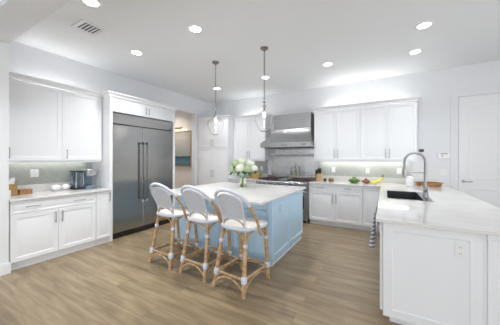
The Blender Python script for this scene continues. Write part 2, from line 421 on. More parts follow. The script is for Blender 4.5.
# ------------------------------------------------------------------ crown mouldings above the cabinets
CP = [(0, 0), (.014, 0), (.02, .012), (.022, .028), (.05, .058), (.056, .066), (.056, .08), (0, .08)]
def crown(name, path, z):
    """path: list of (x, y); outward side is to the right of travel; mitred corners"""
    P = [Vector((x, y)) for x, y in path]; R = []
    for i, p in enumerate(P):
        def nrm(a, b): d = (b-a).normalized(); return Vector((d.y, -d.x))
        if i == 0: o = nrm(P[0], P[1])
        elif i == len(P)-1: o = nrm(P[-2], P[-1])
        else:
            a, b = nrm(P[i-1], p), nrm(p, P[i+1]); o = (a+b)/(1+a.dot(b))
        R.append([(p.x+o.x*k, p.y+o.y*k, z+h) for k, h in CP])
    return struct(name, MB().loft(R), M['cab'])
XU = -4.33; YU = 5.35     # faces of upper cabinets
XT = -4.10; YT = 5.09     # faces of tall cabinets
ZT = 2.50
crown('trim_3', [(XU, 2.28), (XU, 1.03)][::-1], ZT)
crown('trim_4', [(XU+.06, 2.28), (XT, 2.28), (XT, 3.72), (XL, 3.72)], ZT)
crown('trim_5', [(XL+.01, YT), (-3.61, YT), (-3.61, YU-.06)], ZT)
crown('trim_6', [(-3.61, YU), (-2.645, YU), (-2.645, YB)], ZT)
crown('trim_7', [(-1.40, YB), (-1.40, YU), (.52, YU), (.52, YB)], ZT)

# ================================================================== CABINETS
def cabinet(name, label, loc): return thing(name, label, 'cabinet', loc)
def door_part(F, u0, u1, z0, z1, parent, m, name='door', prof=None):
    return obj(name, MB().panel(F, u0+.0015, u1-.0015, z0+.0015, z1-.0015, prof=prof), m, parent, smooth=25)

# ---- left wall: uppers
ZU0 = 1.395
FU = FX(XU); 
for (y0, y1, lab, hu) in ((1.03, 1.683, 'white upper cabinet nearest the cased opening, above the tissue box', 1.09), (1.683, 2.275, 'white upper cabinet beside the fridge surround, above the coffee machine', 1.74)):
    t = cabinet('upper_cabinet', lab, (XL+.17, (y0+y1)/2, ZU0))
    obj('carcass', MB().box(XL, XU-.021, y0+.001, y1-.001, ZU0, ZT), M['cab'], t)
    obj('light_rail', MB().box(XU-.045, XU-.02, y0+.001, y1-.001, ZU0-.03, ZU0), M['cab'], t)
    d = door_part(FU, y0, y1, ZU0, ZT-.005, t, M['cab']); pull(FU, hu, 1.50, .15, True, d)
# ---- left wall: bases
FB = FX(-4.06)
t = cabinet('base_cabinet', 'white base cabinet with two doors under one long drawer, by the cased opening', (XL+.3, 1.535, 0))
obj('carcass', MB().box(XL, -4.081, 1.031, 2.039, .10, .885), M['cab'], t)
obj('toe_kick', MB().box(XL, -4.11, 1.031, 2.039, 0, .10), M['cab'], t)
d = obj('drawer', MB().panel(FB, 1.033, 2.037, .715, .880, prof=DFLAT), M['cab'], t, smooth=25)
pull(FB, 1.25, .80, .15, False, d); pull(FB, 1.80, .80, .15, False, d)
d = door_part(FB, 1.033, 1.535, .105, .710, t, M['cab']); pull(FB, 1.495, .60, .16, True, d)
d = door_part(FB, 1.535, 2.037, .105, .710, t, M['cab']); pull(FB, 1.575, .60, .16, True, d)
t = cabinet('base_cabinet', 'narrow white base cabinet with one tall door beside the fridge', (XL+.3, 2.16, 0))
obj('carcass', MB().box(XL, -4.081, 2.041, 2.279, .10, .885), M['cab'], t)
obj('toe_kick', MB().box(XL, -4.11, 2.041, 2.279, 0, .10), M['cab'], t)
d = door_part(FB, 2.041, 2.277, .105, .880, t, M['cab'], prof=[(0, -.02), (0, -.003), (.003, 0), (.040, 0), (.045, -.005), (.051, -.005), (.064, -.0005)]); pull(FB, 2.245, .78, .16, True, d)
# worktop left with splash
q = thing('worktop', 'white quartz worktop with low splash under the left wall uppers', 'worktop', (XL+.32, 1.65, .886))
obj('slab', MB().box(XL, -4.03, 1.022, 2.279, .886, .914), M['quartz'], q, bevel=.003)
obj('backsplash_strip', MB().box(XL, XL+.02, 1.022, 2.279, .914, 1.03), M['quartz'], q, bevel=.002)
obj('side_splash', MB().box(XL+.02, -4.06, 1.022, 1.042, .914, 1.03), M['quartz'], q, bevel=.002)
tag(obj('backsplash_tile', MB().box(XL, XL+.008, 1.022, 2.279, 1.03, ZU0), M['tile_y']), 'sage green diagonal tile backsplash on the wall behind the coffee machine', 'backsplash')
# ---- fridge surround
t = thing('fridge_surround', 'white tall cabinet framing the fridge, two short doors on top', 'cabinet', (XL+.29, 3.0, 0))
obj('side_panel', MB().box(XL, XT, 2.281, 2.328, 0, ZT), M['cab'], t, bevel=.002)
obj('side_panel', MB().box(XL, XT, 3.672, 3.72, 0, ZT), M['cab'], t, bevel=.002)
obj('carcass', MB().box(XL, XT-.021, 2.329, 3.671, 2.25, ZT), M['cab'], t)
FT = FX(XT)
for u0, u1, hu in ((2.330, 3.0, 2.965), (3.0, 3.670, 3.035)):
    d = door_part(FT, u0, u1, 2.252, ZT-.006, t, M['cab'], prof=DFLAT); pull(FT, hu, 2.36, .13, True, d)
# ---- the fridge
t = thing('refrigerator', 'wide stainless built-in refrigerator with two doors and long bar handles', 'refrigerator', (XL+.29, 3.0, 0))
obj('body', MB().box(XL, -4.17, 2.332, 3.668, .0, 2.24), M['dark'], t)
Fr = FX(-4.11)
DS = [(0, -.05), (0, -.006), (.006, 0)]
obj('grille_panel', MB().panel(Fr, 2.335, 3.665, 2.045, 2.235, prof=DS), M['fridge'], t, smooth=25)
for u0, u1, hu, lab in ((2.335, 2.917, 2.875, None), (2.923, 3.665, 2.965, None)):
    d = obj('door', MB().panel(Fr, u0, u1, .11, 2.035, prof=DS), M['fridge'], t, smooth=25)
    mb = MB().tube([Fr(hu, .60, .06), Fr(hu, 1.74, .06)], .016, 14)
    obj('handle', mb, M['bar'], d, smooth=True)
    for zz in (.62, 1.72):
        mb = MB().tube([Fr(hu, zz-.025, .06), Fr(hu, zz+.025, .06)], .019, 14); mb.tube([Fr(hu, zz, 0), Fr(hu, zz, .06)], .011, 10)
        obj('handle_mount', mb, M['dark'] if zz > 1 else M['chrome'], d, smooth=True)
obj('toe_grille', MB().box(XL+.1, -4.16, 2.335, 3.665, .015, .10), M['dark'], t)
obj('badge', fbox(MB(), Fr, 3.53, 3.62, 2.065, 2.08, .001, .003), M['slot'], t)

# ---- pantry in the corner
t = thing('pantry_cabinet', 'tall white pantry cabinet with four doors in the far corner', 'cabinet', (-4.14, 5.4, 0))
obj('carcass', MB().box(XL, -3.61, YT+.021, YB, .10, ZT), M['cab'], t)
obj('toe_kick', MB().box(XL, -3.61, YT+.07, YB, 0, .10), M['cab'], t)
FP = FY(YT)
for u0, u1, hu in ((-4.66, -4.135, -4.17), (-4.135, -3.612, -4.10)):
    d = door_part(FP, u0, u1, 1.735, ZT-.005, t, M['cab']); pull(FP, hu, 1.86, .2, True, d)
    d = door_part(FP, u0, u1, .105, 1.73, t, M['cab']); pull(FP, hu, 1.02, .2, True, d)
# ---- back wall uppers
FK = FY(YU)
def upper_back(x0, xm, x1, lab):
    t = cabinet('upper_cabinet', lab, ((x0+x1)/2, YU+.17, ZU0))
    obj('carcass', MB().box(x0+.001, x1-.001, YU+.021, YB, ZU0, ZT), M['cab'], t)
    obj('light_rail', MB().box(x0+.001, x1-.001, YU+.02, YU+.045, ZU0-.03, ZU0), M['cab'], t)
    for u0, u1, hu in ((x0, xm, xm-.035), (xm, x1, xm+.035)):
        d = door_part(FK, u0, u1, ZU0, ZT-.005, t, M['cab']); pull(FK, hu, 1.53, .19, True, d)
upper_back(-3.605, -3.125, -2.645, 'white two-door upper cabinet between the corner pantry and the range hood')
upper_back(-1.40, -.925, -.44, 'white two-door upper cabinet just right of the range hood')
upper_back(-.44, .045, .52, 'white two-door upper cabinet at the wall end, above the bananas')
# ---- back wall bases
FN = FY(5.09)
def base_back(x0, xm, x1, lab):
    t = cabinet('base_cabinet', lab, ((x0+x1)/2, 5.4, 0))
    obj('carcass', MB().box(x0+.001, x1-.001, 5.111, YB, .10, .885), M['cab'], t)
    obj('toe_kick', MB().box(x0+.001, x1-.001, 5.16, YB, 0, .10), M['cab'], t)
    d = obj('drawer', MB().panel(FN, x0+.002, x1-.002, .745, .880, prof=DFLAT), M['cab'], t, smooth=25)
    w_ = x1-x0
    pull(FN, x0+w_*.25, .815, .14, False, d); pull(FN, x1-w_*.25, .815, .14, False, d)
    d = door_part(FN, x0, xm, .105, .740, t, M['cab']); pull(FN, xm-.035, .60, .2, True, d)
    d = door_part(FN, xm, x1, .105, .740, t, M['cab']); pull(FN, xm+.035, .60, .2, True, d)
base_back(-3.605, -3.17, -2.74, 'white base cabinet between the corner pantry and the range')
base_back(-1.445, -.913, -.384, 'white base cabinet with two doors and a wide drawer right of the range')
t = cabinet('base_cabinet', 'white corner base cabinet with a single tall panel door by the hanging towels', (-.2, 5.4, 0))
obj('carcass', MB().box(-.383, -.022, 5.111, YB, .10, .885), M['cab'], t)
obj('toe_kick', MB().box(-.383, -.022, 5.16, YB, 0, .10), M['cab'], t)
d = door_part(FN, -.382, -.05, .105, .880, t, M['cab'])
# ---- peninsula base
t = thing('peninsula_cabinet', 'white peninsula cabinet with a framed end panel and outlet', 'cabinet', (.3, 3.7, 0))
obj('carcass', MB().slab([-.018, .01, .415, .60], [2.34, 3.48, 4.36, YB], lambda x, y: x < .01 or x > .415 or y < 3.48 or y > 4.36, .10, .885), M['cab'], t)
obj('carcass_floor', MB().box(.01, .415, 3.48, 4.36, .10, .12), M['cab'], t)
obj('toe_kick', MB().box(.035, .60, 2.39, YB, 0, .10), M['cab'], t)
PE = [(0, -.04), (0, -.003), (.003, 0), (.055, 0), (.060, .002), (.068, .002), (.075, -.003), (.09, -.003)]
FE = FY(2.30)
obj('end_panel', MB().panel(FE, -.016, .612, .085, .885, prof=PE), M['cab'], t, smooth=25)
obj('end_post', MB().box(.612, .635, 2.306, 2.34, 0, .885), M['cab'], t, bevel=.003)
pl = MB().box(.635, .84, 2.296, 2.75, 0, .885).box(.630, .85, 2.284, 2.76, .845, .885)
obj('pilaster', pl, M['cab'], t, bevel=.004)
obj('back_panel', MB().box(.601, .635, 2.76, YB, 0, .885), M['cab'], t)
FS = FXn(-.04)
for y0, y1 in ((2.345, 2.94), (3.56, 4.02), (4.02, 4.48), (4.48, 5.05)):
    d = obj('door', MB().panel(FS, y0+.002, y1-.002, .105, .880), M['cab'], t, smooth=25)
    if y0 > 3: pull(FS, (y0+.05), .6, .16, True, d)
d = obj('dishwasher_front', MB().panel(FS, 2.943, 3.557, .105, .880, prof=DFLAT), M['cab'], t, smooth=25)
pull(FS, 3.25, .80, .5, False, d, r=.008, off=.05)
# ---- the L-shaped worktop with sink cut-out
SX0, SX1, SY0, SY1 = .02, .415, 3.49, 4.35
q = thing('worktop', 'large L-shaped white quartz worktop over the peninsula and back wall', 'worktop', (.3, 4.0, .886))
obj('slab', MB().slab([-1.445, -.07, SX0, SX1, 1.03], [2.26, SY0, SY1, 5.06, YB],
    lambda x, y: (x > -.07 or y > 5.06) and not (SX0 < x < SX1 and SY0 < y < SY1), .886, .914), M['quartz'], q, bevel=.003)
obj('backsplash_strip', MB().box(-1.445, .90, YB-.02, YB, .914, 1.03), M['quartz'], q, bevel=.002)
q = thing('worktop', 'short white quartz worktop between the corner pantry and the range', 'worktop', (-3.17, 5.38, .886))
obj('slab', MB().box(-3.609, -2.735, 5.06, YB, .886, .914), M['quartz'], q, bevel=.003)
obj('backsplash_strip', MB().box(-3.609, -2.735, YB-.02, YB, .914, 1.03), M['quartz'], q, bevel=.002)
tag(obj('backsplash_tile', MB().box(-1.397, .46, YB-.008, YB, 1.03, ZU0), M['tile_x']), 'sage green tile backsplash behind the bananas and knife block', 'backsplash')
tag(obj('backsplash_tile', MB().box(-3.609, -2.735, YB-.008, YB, 1.03, ZU0), M['tile_x']), 'short sage tile backsplash behind the fruit basket left of the range', 'backsplash')
# sink
t = thing('sink', 'dark stainless undermount sink set in the peninsula worktop', 'sink', ((SX0+SX1)/2, (SY0+SY1)/2, .70))
mb = MB()
def rr(i, z): return [(SX0+i, SY0+i, z), (SX1-i, SY0+i, z), (SX1-i, SY1-i, z), (SX0+i, SY1-i, z)]
mb = MB().loft([rr(.003, .913)]+[rr(.003, .69), rr(.012, .70), rr(.006, .913)], closed=True)
mb.box(SX0+.004, SX1-.004, SY0+.004, SY1-.004, .682, .700)
obj('basin', mb, M['sink'], t)
rim = MB().slab([SX0-.018, SX0+.006, SX1-.006, SX1+.085], [SY0-.018, SY0+.006, SY1-.006, SY1+.018],
    lambda x, y: not (SX0+.006 < x < SX1-.006 and SY0+.006 < y < SY1-.006), .9155, .918)
obj('rim', rim, M['steel'], t, bevel=.001)
# faucet
fx, fy = .462, 3.86
t = thing('faucet', 'tall brushed nickel spring faucet arching over the sink', 'faucet', (fx, fy, .918))
obj('base', MB().lathe([(.032, 0), (.032, .01), (.024, .02), (.022, .12), (.017, .13), (.017, .30), (.014, .31)], (fx, fy, .918), 20), M['handle'], t, smooth=40)
arc = [(fx, fy, 1.20)]+[(fx-.115+.115*math.cos(a), fy, 1.385+.115*math.sin(a)) for a in [PI*k/16 for k in range(17)]]+[(fx-.23, fy, 1.30)]
obj('hose', MB().tube(arc, .012, 8), M['handle'], t, smooth=True)
# spring coil around the hose
dense = []
for i in range(len(arc)-1):
    a, b = Vector(arc[i]), Vector(arc[i+1]); n = max(1, int((b-a).length/.0012))
    for k in range(n): dense.append(a.lerp(b, k/n))
coil = []
for i, p in enumerate(dense):
    j = min(i+1, len(dense)-1); tng = (dense[j]-dense[max(j-1, 0)]).normalized()
    if i % 1 == 0:
        sidev = Vector((0, 1, 0)); nv = tng.cross(sidev).normalized()
        ang = i*2*PI/8
        coil.append(p+(sidev*math.cos(ang)+nv*math.sin(ang))*.0155)
obj('spring', MB().tube(coil, .0022, 4), M['handle'], t, smooth=True)
obj('spray_head', MB().lathe([(.011, 0), (.020, -.02), (.022, -.10), (.019, -.13), (.013, -.135)][::-1], (fx-.23, fy, 1.31), 16), M['handle'], t, smooth=40)
mb = MB().tube([(fx, fy, 1.235), (fx-.215, fy, 1.235)], .006, 8)
mb.tube([(fx-.23+.03*math.cos(a), fy+.03*math.sin(a), 1.235) for a in [2*PI*k/14 for k in range(14)]], .005, 6, closed=True)
obj('support_arm', mb, M['handle'], t, smooth=True)
obj('lever', MB().tube([(fx, fy, .985), (fx, fy-.04, .985), (fx+.01, fy-.055, 1.03), (fx+.02, fy-.06, 1.08)], [.013, .013, .007, .006], 8), M['handle'], t, smooth=True)
t = thing('soap_dispenser', 'small nickel soap dispenser standing beside the tall faucet', 'dispenser', (.468, 3.66, .918))
obj('base', MB().lathe([(.02, 0), (.02, .01), (.013, .018), (.011, .07)], (.468, 3.66, .918), 16), M['handle'], t, smooth=40)
obj('pump', MB().tube([(.468, 3.66, .98), (.468, 3.66, 1.07), (.45, 3.66, 1.085), (.40, 3.66, 1.075)], .0065, 8), M['handle'], t, smooth=True)

# ================================================================== ISLAND
IX0, IX1, IY0, IY1 = -3.05, -1.27, 2.78, 4.08
t = thing('kitchen_island', 'light blue kitchen island base with panelled sides and white shoe moulding', 'island', ((IX0+IX1)/2, (IY0+IY1)/2, 0))
obj('carcass', MB().box(IX0, IX1-.021, IY0+.021, IY1-.001, .095, .884), M['blue'], t)
obj('plinth', MB().box(IX0+.02, IX1-.035, IY0+.035, IY1, 0, .095), M['blue'], t)
sh = MB().box(IX1-.035, IX1-.018, IY0+.02, IY1, 0, .022).box(IX0+.02, IX1-.035, IY0+.018, IY0+.035, 0, .022)
obj('shoe_molding', sh, M['trim'], t, bevel=.006)
FI = FX(IX1)
ym = (IY0+IY1)/2
obj('side_panel', MB().panel(FI, IY0+.001, ym-.002, .10, .884), M['blue'], t, smooth=25)
obj('side_panel', MB().panel(FI, ym+.002, IY1-.001, .10, .884), M['blue'], t, smooth=25)
FJ = FY(IY0)
obj('corner_post', MB().box(IX1-.075, IX1-.022, IY0-.004, IY0+.02, .10, .884), M['blue'], t, bevel=.003)
obj('corner_post', MB().box(IX0, IX0+.055, IY0-.004, IY0+.02, .10, .884), M['blue'], t, bevel=.003)
xs = [IX0+.06+(IX1-.08-IX0-.06)*k/3 for k in range(4)]
for k in range(3):
    obj('drawer', MB().panel(FJ, xs[k]+.002, xs[k+1]-.002, .735, .880, prof=DFLAT), M['blue'], t, smooth=25)
    obj('door', MB().panel(FJ, xs[k]+.002, xs[k+1]-.002, .105, .730), M['blue'], t, smooth=25)
# island top with clipped corners
x0, x1, y0, y1, c = -3.11, -1.235, 2.41, 4.20, .035
poly = [(x0+c, y0), (x1-c, y0), (x1-c*.3, y0+c*.3), (x1, y0+c), (x1, y1-c), (x1-c, y1), (x0+c, y1), (x0, y1-c), (x0, y0+c)]
tag(obj('island_worktop', MB().prism(poly, .885, .914), M['quartz'], bevel=.004), 'white quartz slab on the blue island, overhanging towards the stools', 'worktop')

def outlet(name, F, u, z, label, parent=None, w_=.075, h_=.118, kind='outlet', m=None):
    t = thing(name, label, kind, F(u, z-h_/2, 0))
    mb = fbox(MB(), F, u-w_/2, u+w_/2, z-h_/2, z+h_/2, 0.0005, .006)
    obj('cover_plate', mb, m or M['plate'], t, bevel=.002)
    if kind == 'outlet':
        for q in (-.024, .024):
            s = obj('socket', fbox(MB(), F, u-.017, u+.017, z+q-.015, z+q+.015, .006, .008), m or M['plate'], t, bevel=.002)
            obj('slot', fbox(fbox(MB(), F, u-.008, u-.005, z+q-.004, z+q+.007, .008, .0084), F, u+.005, u+.008, z+q-.004, z+q+.007, .008, .0084), M['slot'], s)
    else:
        obj('rocker', fbox(MB(), F, u-.018, u+.018, z-.034, z+.034, .006, .009), M['plate'], t, bevel=.002)
    return t
outlet('wall_outlet', FX(IX1-.001), 3.03, .79-.06, 'pale blue outlet on the side of the blue island', m=mat('outlet_blue', (.52, .68, .82), .3))
outlet('wall_outlet', FY(2.303), .487, .735, 'white double outlet on the peninsula end panel', w_=.067, h_=.11)
outlet('wall_outlet', FX(XL+.008), 1.46, 1.20, 'white outlet on the left tile backsplash above the tissue box', w_=.10, h_=.115)
FW = FY(YB-.008)
outlet('wall_outlet', FW, -1.04, 1.17, 'white outlet on green backsplash nearest the knife block')
outlet('wall_outlet', FW, -.33, 1.17, 'white outlet on green backsplash above the bowls of fruit')
outlet('wall_switch', FW, .25, 1.17, 'white switch on green backsplash behind the faucet head', kind='switch', w_=.085)
outlet('wall_outlet', FW, -2.92, 1.17, 'white outlet on backsplash left of the range', )
outlet('wall_switch', FY(YB), .965, 1.165, 'white light switch on the wall below the thermostat', kind='switch', w_=.10)
t = thing('thermostat', 'white wall control panel with a grey display beside the back door', 'thermostat', (.965, YB, 1.40))
obj('housing', fbox(MB(), FY(YB), .875, 1.06, 1.43, 1.535, 0, .028), M['plate'], t, bevel=.004)
obj('screen', fbox(MB(), FY(YB), .915, 1.02, 1.512, 1.526, .028, .030), M['slot'], t)
obj('keypad', fbox(MB(), FY(YB), .93, .95, 1.46, 1.50, .028, .032), M['handle'], t)
t = thing('wall_control', 'small black control box on the wall above the serving tray', 'control', (.62, YB, 1.57))
obj('housing', fbox(MB(), FY(YB), .585, .66, 1.56, 1.615, 0, .015), M['dark'], t, bevel=.002)
obj('button', fbox(MB(), FY(YB), .60, .615, 1.58, 1.595, .015, .018), M['slot'], t)

# ================================================================== RANGE, HOOD
RX0, RX1 = -2.73, -1.45
t = thing('range_cooker', 'wide stainless range with knobs, cast iron grates and two ovens', 'range', ((RX0+RX1)/2, 5.38, 0))
obj('body', MB().box(RX0+.002, RX1-.002, 5.10, YB-.03, .10, .90), M['steel'], t, bevel=.003)
mb = MB()
for x in (RX0+.06, RX1-.06):
    for y in (5.16, 5.6): mb.lathe([(.022, 0), (.018, .10)], (x, y, 0), 12)
obj('foot', mb, M['steel'], t)
fp = MB()
prof = [(5.04, .77), (5.02, .80), (5.02, .885), (5.035, .905), (5.10, .912), (5.10, .77)]
fp.loft([[(x, y, z) for y, z in prof] for x in (RX0+.002, RX1-.002)])
obj('control_panel', fp, M['steel'], t)
for k in range(11):
    x = RX0+.08+(RX1-RX0-.16)*k/10
    kb = MB().tube([(x, 5.02, .845), (x, 5.012, .845), (x, 4.985, .845)], [.026, .024, .021], 14)
    obj('knob', kb, M['chrome'], t, smooth=40)
FR = FY(5.06)
for u0, u1 in ((RX0+.01, RX0+.50), (RX0+.51, RX1-.01)):
    d = obj('oven_door', MB().panel(FR, u0, u1, .20, .755, prof=[(0, -.04), (0, -.004), (.004, 0)]), M['steel'], t)
    obj('window', fbox(MB(), FR, u0+.09, u1-.09, .32, .60, .001, .004), M['dark'], d)
    hb_ = MB().tube([FR(u0+.02, .70, .05), FR(u1-.02, .70, .05)], .014, 12)
    for u in (u0+.06, u1-.06): hb_.tube([FR(u, .70, 0), FR(u, .70, .05)], .009, 8)
    obj('handle', hb_, M['chrome'], d, smooth=True)
obj('kick_panel', MB().panel(FR, RX0+.01, RX1-.01, .06, .195, prof=[(0, -.03), (0, 0)]), M['steel'], t)
obj('cooktop', MB().box(RX0+.002, RX1-.002, 5.10, YB-.03, .90, .914), M['steel'], t)
def grate(x0, x1):
    g = MB()
    for x in (x0, (x0+x1)/2, x1): g.box(x-.009, x+.009, 5.13, 5.62, .926, .950)
    for k in range(7):
        y = 5.14+k*.078; g.box(x0, x1, y-.007, y+.007, .928, .948)
    for x in (x0, x1):
        for y in (5.14, 5.61): g.box(x-.008, x+.008, y-.008, y+.008, .914, .93)
    return g
for a, b in ((RX0+.03, RX0+.25), (RX0+.27, RX0+.50), (RX0+.80, RX0+1.01), (RX0+1.03, RX1-.03)):
    obj('grate', grate(a, b), M['grate'], t)
    bn = MB()
    for y in (5.25, 5.50): bn.lathe([(.045, 0), (.045, .008), (.03, .012)], ((a+b)/2, y, .9145), 16)
    obj('burner', bn, M['dark'], t)
obj('griddle', MB().box(RX0+.54, RX0+.76, 5.13, 5.60, .914, .945), M['mirror_steel'], t, bevel=.004)
obj('backguard', MB().box(RX0+.01, RX1-.01, YB-.03, YB-.001, .10, .99), M['mirror_steel'], t)
# steel wall panel with warming shelf
t = thing('steel_backsplash', 'tall brushed steel panel with a rail shelf behind the range', 'backsplash', (-2.08, YB-.01, 1.0))
obj('panel', MB().box(-2.62, -1.46, YB-.012, YB, .995, 1.683), M['mirror_steel'], t)
obj('shelf', MB().box(-2.63, -1.44, YB-.20, YB-.012, 1.485, 1.50), M['steel'], t, bevel=.002)
rl = MB().tube([(-2.64, YB-.21, 1.515), (-1.43, YB-.21, 1.515)], .010, 8)
for x in (-2.62, -2.05, -1.45): rl.tube([(x, YB-.21, 1.515), (x, YB-.02, 1.515)], .006, 6)
obj('rail', rl, M['chrome'], t, smooth=True)
# hood
t = thing('range_hood', 'large flared stainless range hood on the back wall', 'hood', (-2.07, 5.4, 1.69))
HX0, HX1 = -2.64, -1.405
rings = []
def hr(xa, xb, yf, z): return [(xa, yf, z), (xb, yf, z), (xb, YB, z), (xa, YB, z)]
cx0, cx1 = -2.40, -1.475
obj('lip', MB().box(HX0, HX1, 5.07, YB, 1.695, 1.80), M['steel'], t, bevel=.004)
for k in range(9):
    s_ = k/8; e = 1-(1-s_)**2.2
    e = 1-(1-s_)**1.6
    rings.append(hr(HX0+(cx0-HX0)*e, HX1+(cx1-HX1)*e, 5.075+(5.36-5.075)*e, 1.80+.36*s_))
obj('canopy', MB().loft(rings), M['steel'], t, smooth=30)
obj('duct_cover', MB().box(cx0, cx1, 5.35, YB, 2.16, 2.50), M['steel'], t, bevel=.002)
kk = MB()
for x in (-2.07, -2.02, -1.97): kk.tube([(x, 5.07, 1.745), (x, 5.055, 1.745)], .013, 12)
obj('knob', kk, M['dark'], t)
obj('badge', MB().box(-1.62, -1.50, 5.066, 5.07, 1.735, 1.765), M['slot'], t)
obj('filter', MB().box(HX0+.05, HX1-.05, 5.12, YB-.05, 1.685, 1.696), M['slot'], t)

# ================================================================== LAMPS
def lamp_area(parent, loc, r, power, col=(1, .97, .93), spread=118):
    l = bpy.data.lights.new('lamp_light', 'AREA'); l.shape = 'DISK'; l.size = r*2; l.energy = power; l.color = col; l.spread = math.radians(spread)
    o = bpy.data.objects.new('lamp_light', l); C.objects.link(o); o.parent = parent; o.location = Vector(loc)-wloc(parent)
spots = [(-3.55, 4.54, 'recessed ceiling light above the corner pantry side, seen at the first pendant chain'),
         (-2.19, 4.44, 'recessed ceiling light in front of the range hood, seen at the second pendant chain'),
         (-.90, 4.38, 'recessed ceiling light in front of the upper cabinets right of the hood'),
         (.42, 4.58, 'recessed ceiling light near the wall, farther of the two over the peninsula'),
         (.434, 3.73, 'recessed ceiling light, nearer of the two over the peninsula'),
         (-2.17, 2.32, 'recessed ceiling light above the middle of the stools'),
         (-3.48, 2.36, 'recessed ceiling light in front of the fridge, beyond the vent'),
         (-2.79, 1.35, 'recessed ceiling light nearest the cased opening, cut by the photo top edge')]
for x, y, lab in spots:
    t = thing('recessed_light', lab, 'light', (x, y, H), 'recessed ceiling lights')
    obj('trim_ring', MB().shell([(.085, -.002), (.10, -.006), (.105, 0)], (x, y, H), .02, 28), M['trim'], t, smooth=40)
    obj('lens', MB().lathe([(.08, -.004), (.08, -.001)], (x, y, H), 28), M['lens'], t)
    lamp_area(t, (x, y, H-.012), .07, 2.6 if x > 0 else 7.2 if y < 3 else 3.8, (.96, .98, 1))
# pendants
def pendant(x, y, lab):
    t = thing('pendant_light', lab, 'light', (x, y, 1.86), 'glass pendants over the island')
    obj('canopy', MB().lathe([(.062, 0), (.062, -.012), (.045, -.028), (.014, -.034), (.010, -.06)], (x, y, H-.001), 24), M['bronze'], t, smooth=40)
    ch = MB(); z = H-.055; k = 0
    while z > 2.385:
        pts = []
        for a in range(10):
            th = 2*PI*a/10; h = .024*math.sin(th); w_ = .0105*math.cos(th)
            pts.append((x+(w_ if k % 2 else 0), y+(0 if k % 2 else w_), z+h-.02))
        ch.tube(pts, .0036, 5, closed=True); z -= .037; k += 1
    obj('chain', ch, M['bronze'], t, smooth=True)
    obj('stem', MB().lathe([(.004, .15), (.006, .12), (.022, .112), (.022, .104), (.006, .098), (.006, .066), (.026, .058), (.028, .045), (.010, .04), (.010, .006), (.034, 0), (.034, -.008)], (x, y, 2.25), 20), M['handle'], t, smooth=40)
    obj('glass_shade', MB().shell([(.058, 0), (.088, .03), (.118, .085), (.140, .15), (.146, .20), (.136, .245), (.10, .278), (.058, .294), (.040, .308), (.036, .34), (.036, .385)], (x, y, 1.850), .002, 40), M['glass'], t, smooth=70)
    obj('socket', MB().lathe([(.016, 0), (.018, .06), (.016, .10)], (x, y, 2.14), 16), M['handle'], t, smooth=40)
    obj('bulb', MB().lathe([(.004, -.075), (.014, -.07), (.020, -.052), (.018, -.025), (.012, 0)], (x, y, 2.14), 16), M['bulb'], t, smooth=60)
pendant(-2.605, 3.29, 'clear glass bell pendant on a chain, the one nearer the fridge')
pendant(-1.62, 3.25, 'clear glass bell pendant on a chain, the one in front of the range hood')
# LED strips (fixtures and their light)
def led(name, label, x0, x1, y0, y1, z, up, power):
    o = tag(obj(name, MB().box(x0, x1, y0, y1, z, z+.008), M['led']), label, 'light')
    l = bpy.data.lights.new('led_light', 'AREA'); l.shape = 'RECTANGLE'; l.size = x1-x0; l.size_y = y1-y0; l.energy = power; l.color = (1, .99, .96)
    p = bpy.data.objects.new('led_light', l); C.objects.link(p); p.parent = o
    p.location = (0, 0, .012 if up else -.006); p.rotation_euler = (PI if up else 0, 0, 0)
led('led_strip', 'light strip under the left wall cabinets above the coffee machine', XL+.05, XL+.08, 1.15, 2.15, ZU0-.010, False, .2)
led('led_strip', 'light strip under the cabinets right of the hood', -1.30, .40, YB-.10, YB-.07, ZU0-.010, False, 1.2)
led('led_strip', 'light strip on top of the left wall cabinets', XL+.06, XL+.09, 1.25, 2.2, ZT+.002, True, .9)
led('led_strip', 'light strip on top of the cabinets right of the hood', -1.2, .35, YB-.12, YB-.09, ZT+.002, True, 1.9)
led('led_strip', 'light strip on top of the cabinet between pantry and hood', -3.5, -2.8, YB-.12, YB-.09, ZT+.002, True, .8)
# vent
vx0, vx1, vy0, vy1 = -3.50, -3.23, 1.48, 1.75
t = thing('ceiling_vent', 'white slatted air vent in the ceiling near the left cabinets', 'vent', ((vx0+vx1)/2, (vy0+vy1)/2, H-.012))
obj('frame', MB().slab([vx0-.02, vx0+.03, vx1-.03, vx1+.02], [vy0-.02, vy0+.03, vy1-.03, vy1+.02], lambda x, y: not (vx0+.03 < x < vx1-.03 and vy0+.03 < y < vy1-.03), H-.010, H-.0005), M['trim'], t, bevel=.002)
obj('backing', MB().box(vx0+.03, vx1-.03, vy0+.03, vy1-.03, H-.004, H-.0005), M['dark'], t)
for k in range(5):
    y = vy0+.052+k*.041
    obj('slat', MB().box(vx0+.03, vx1-.03, y-.016, y+.016, H-.016, H-.0135, rot=Matrix.Rotation(.3, 3, 'X')), M['trim'], t)

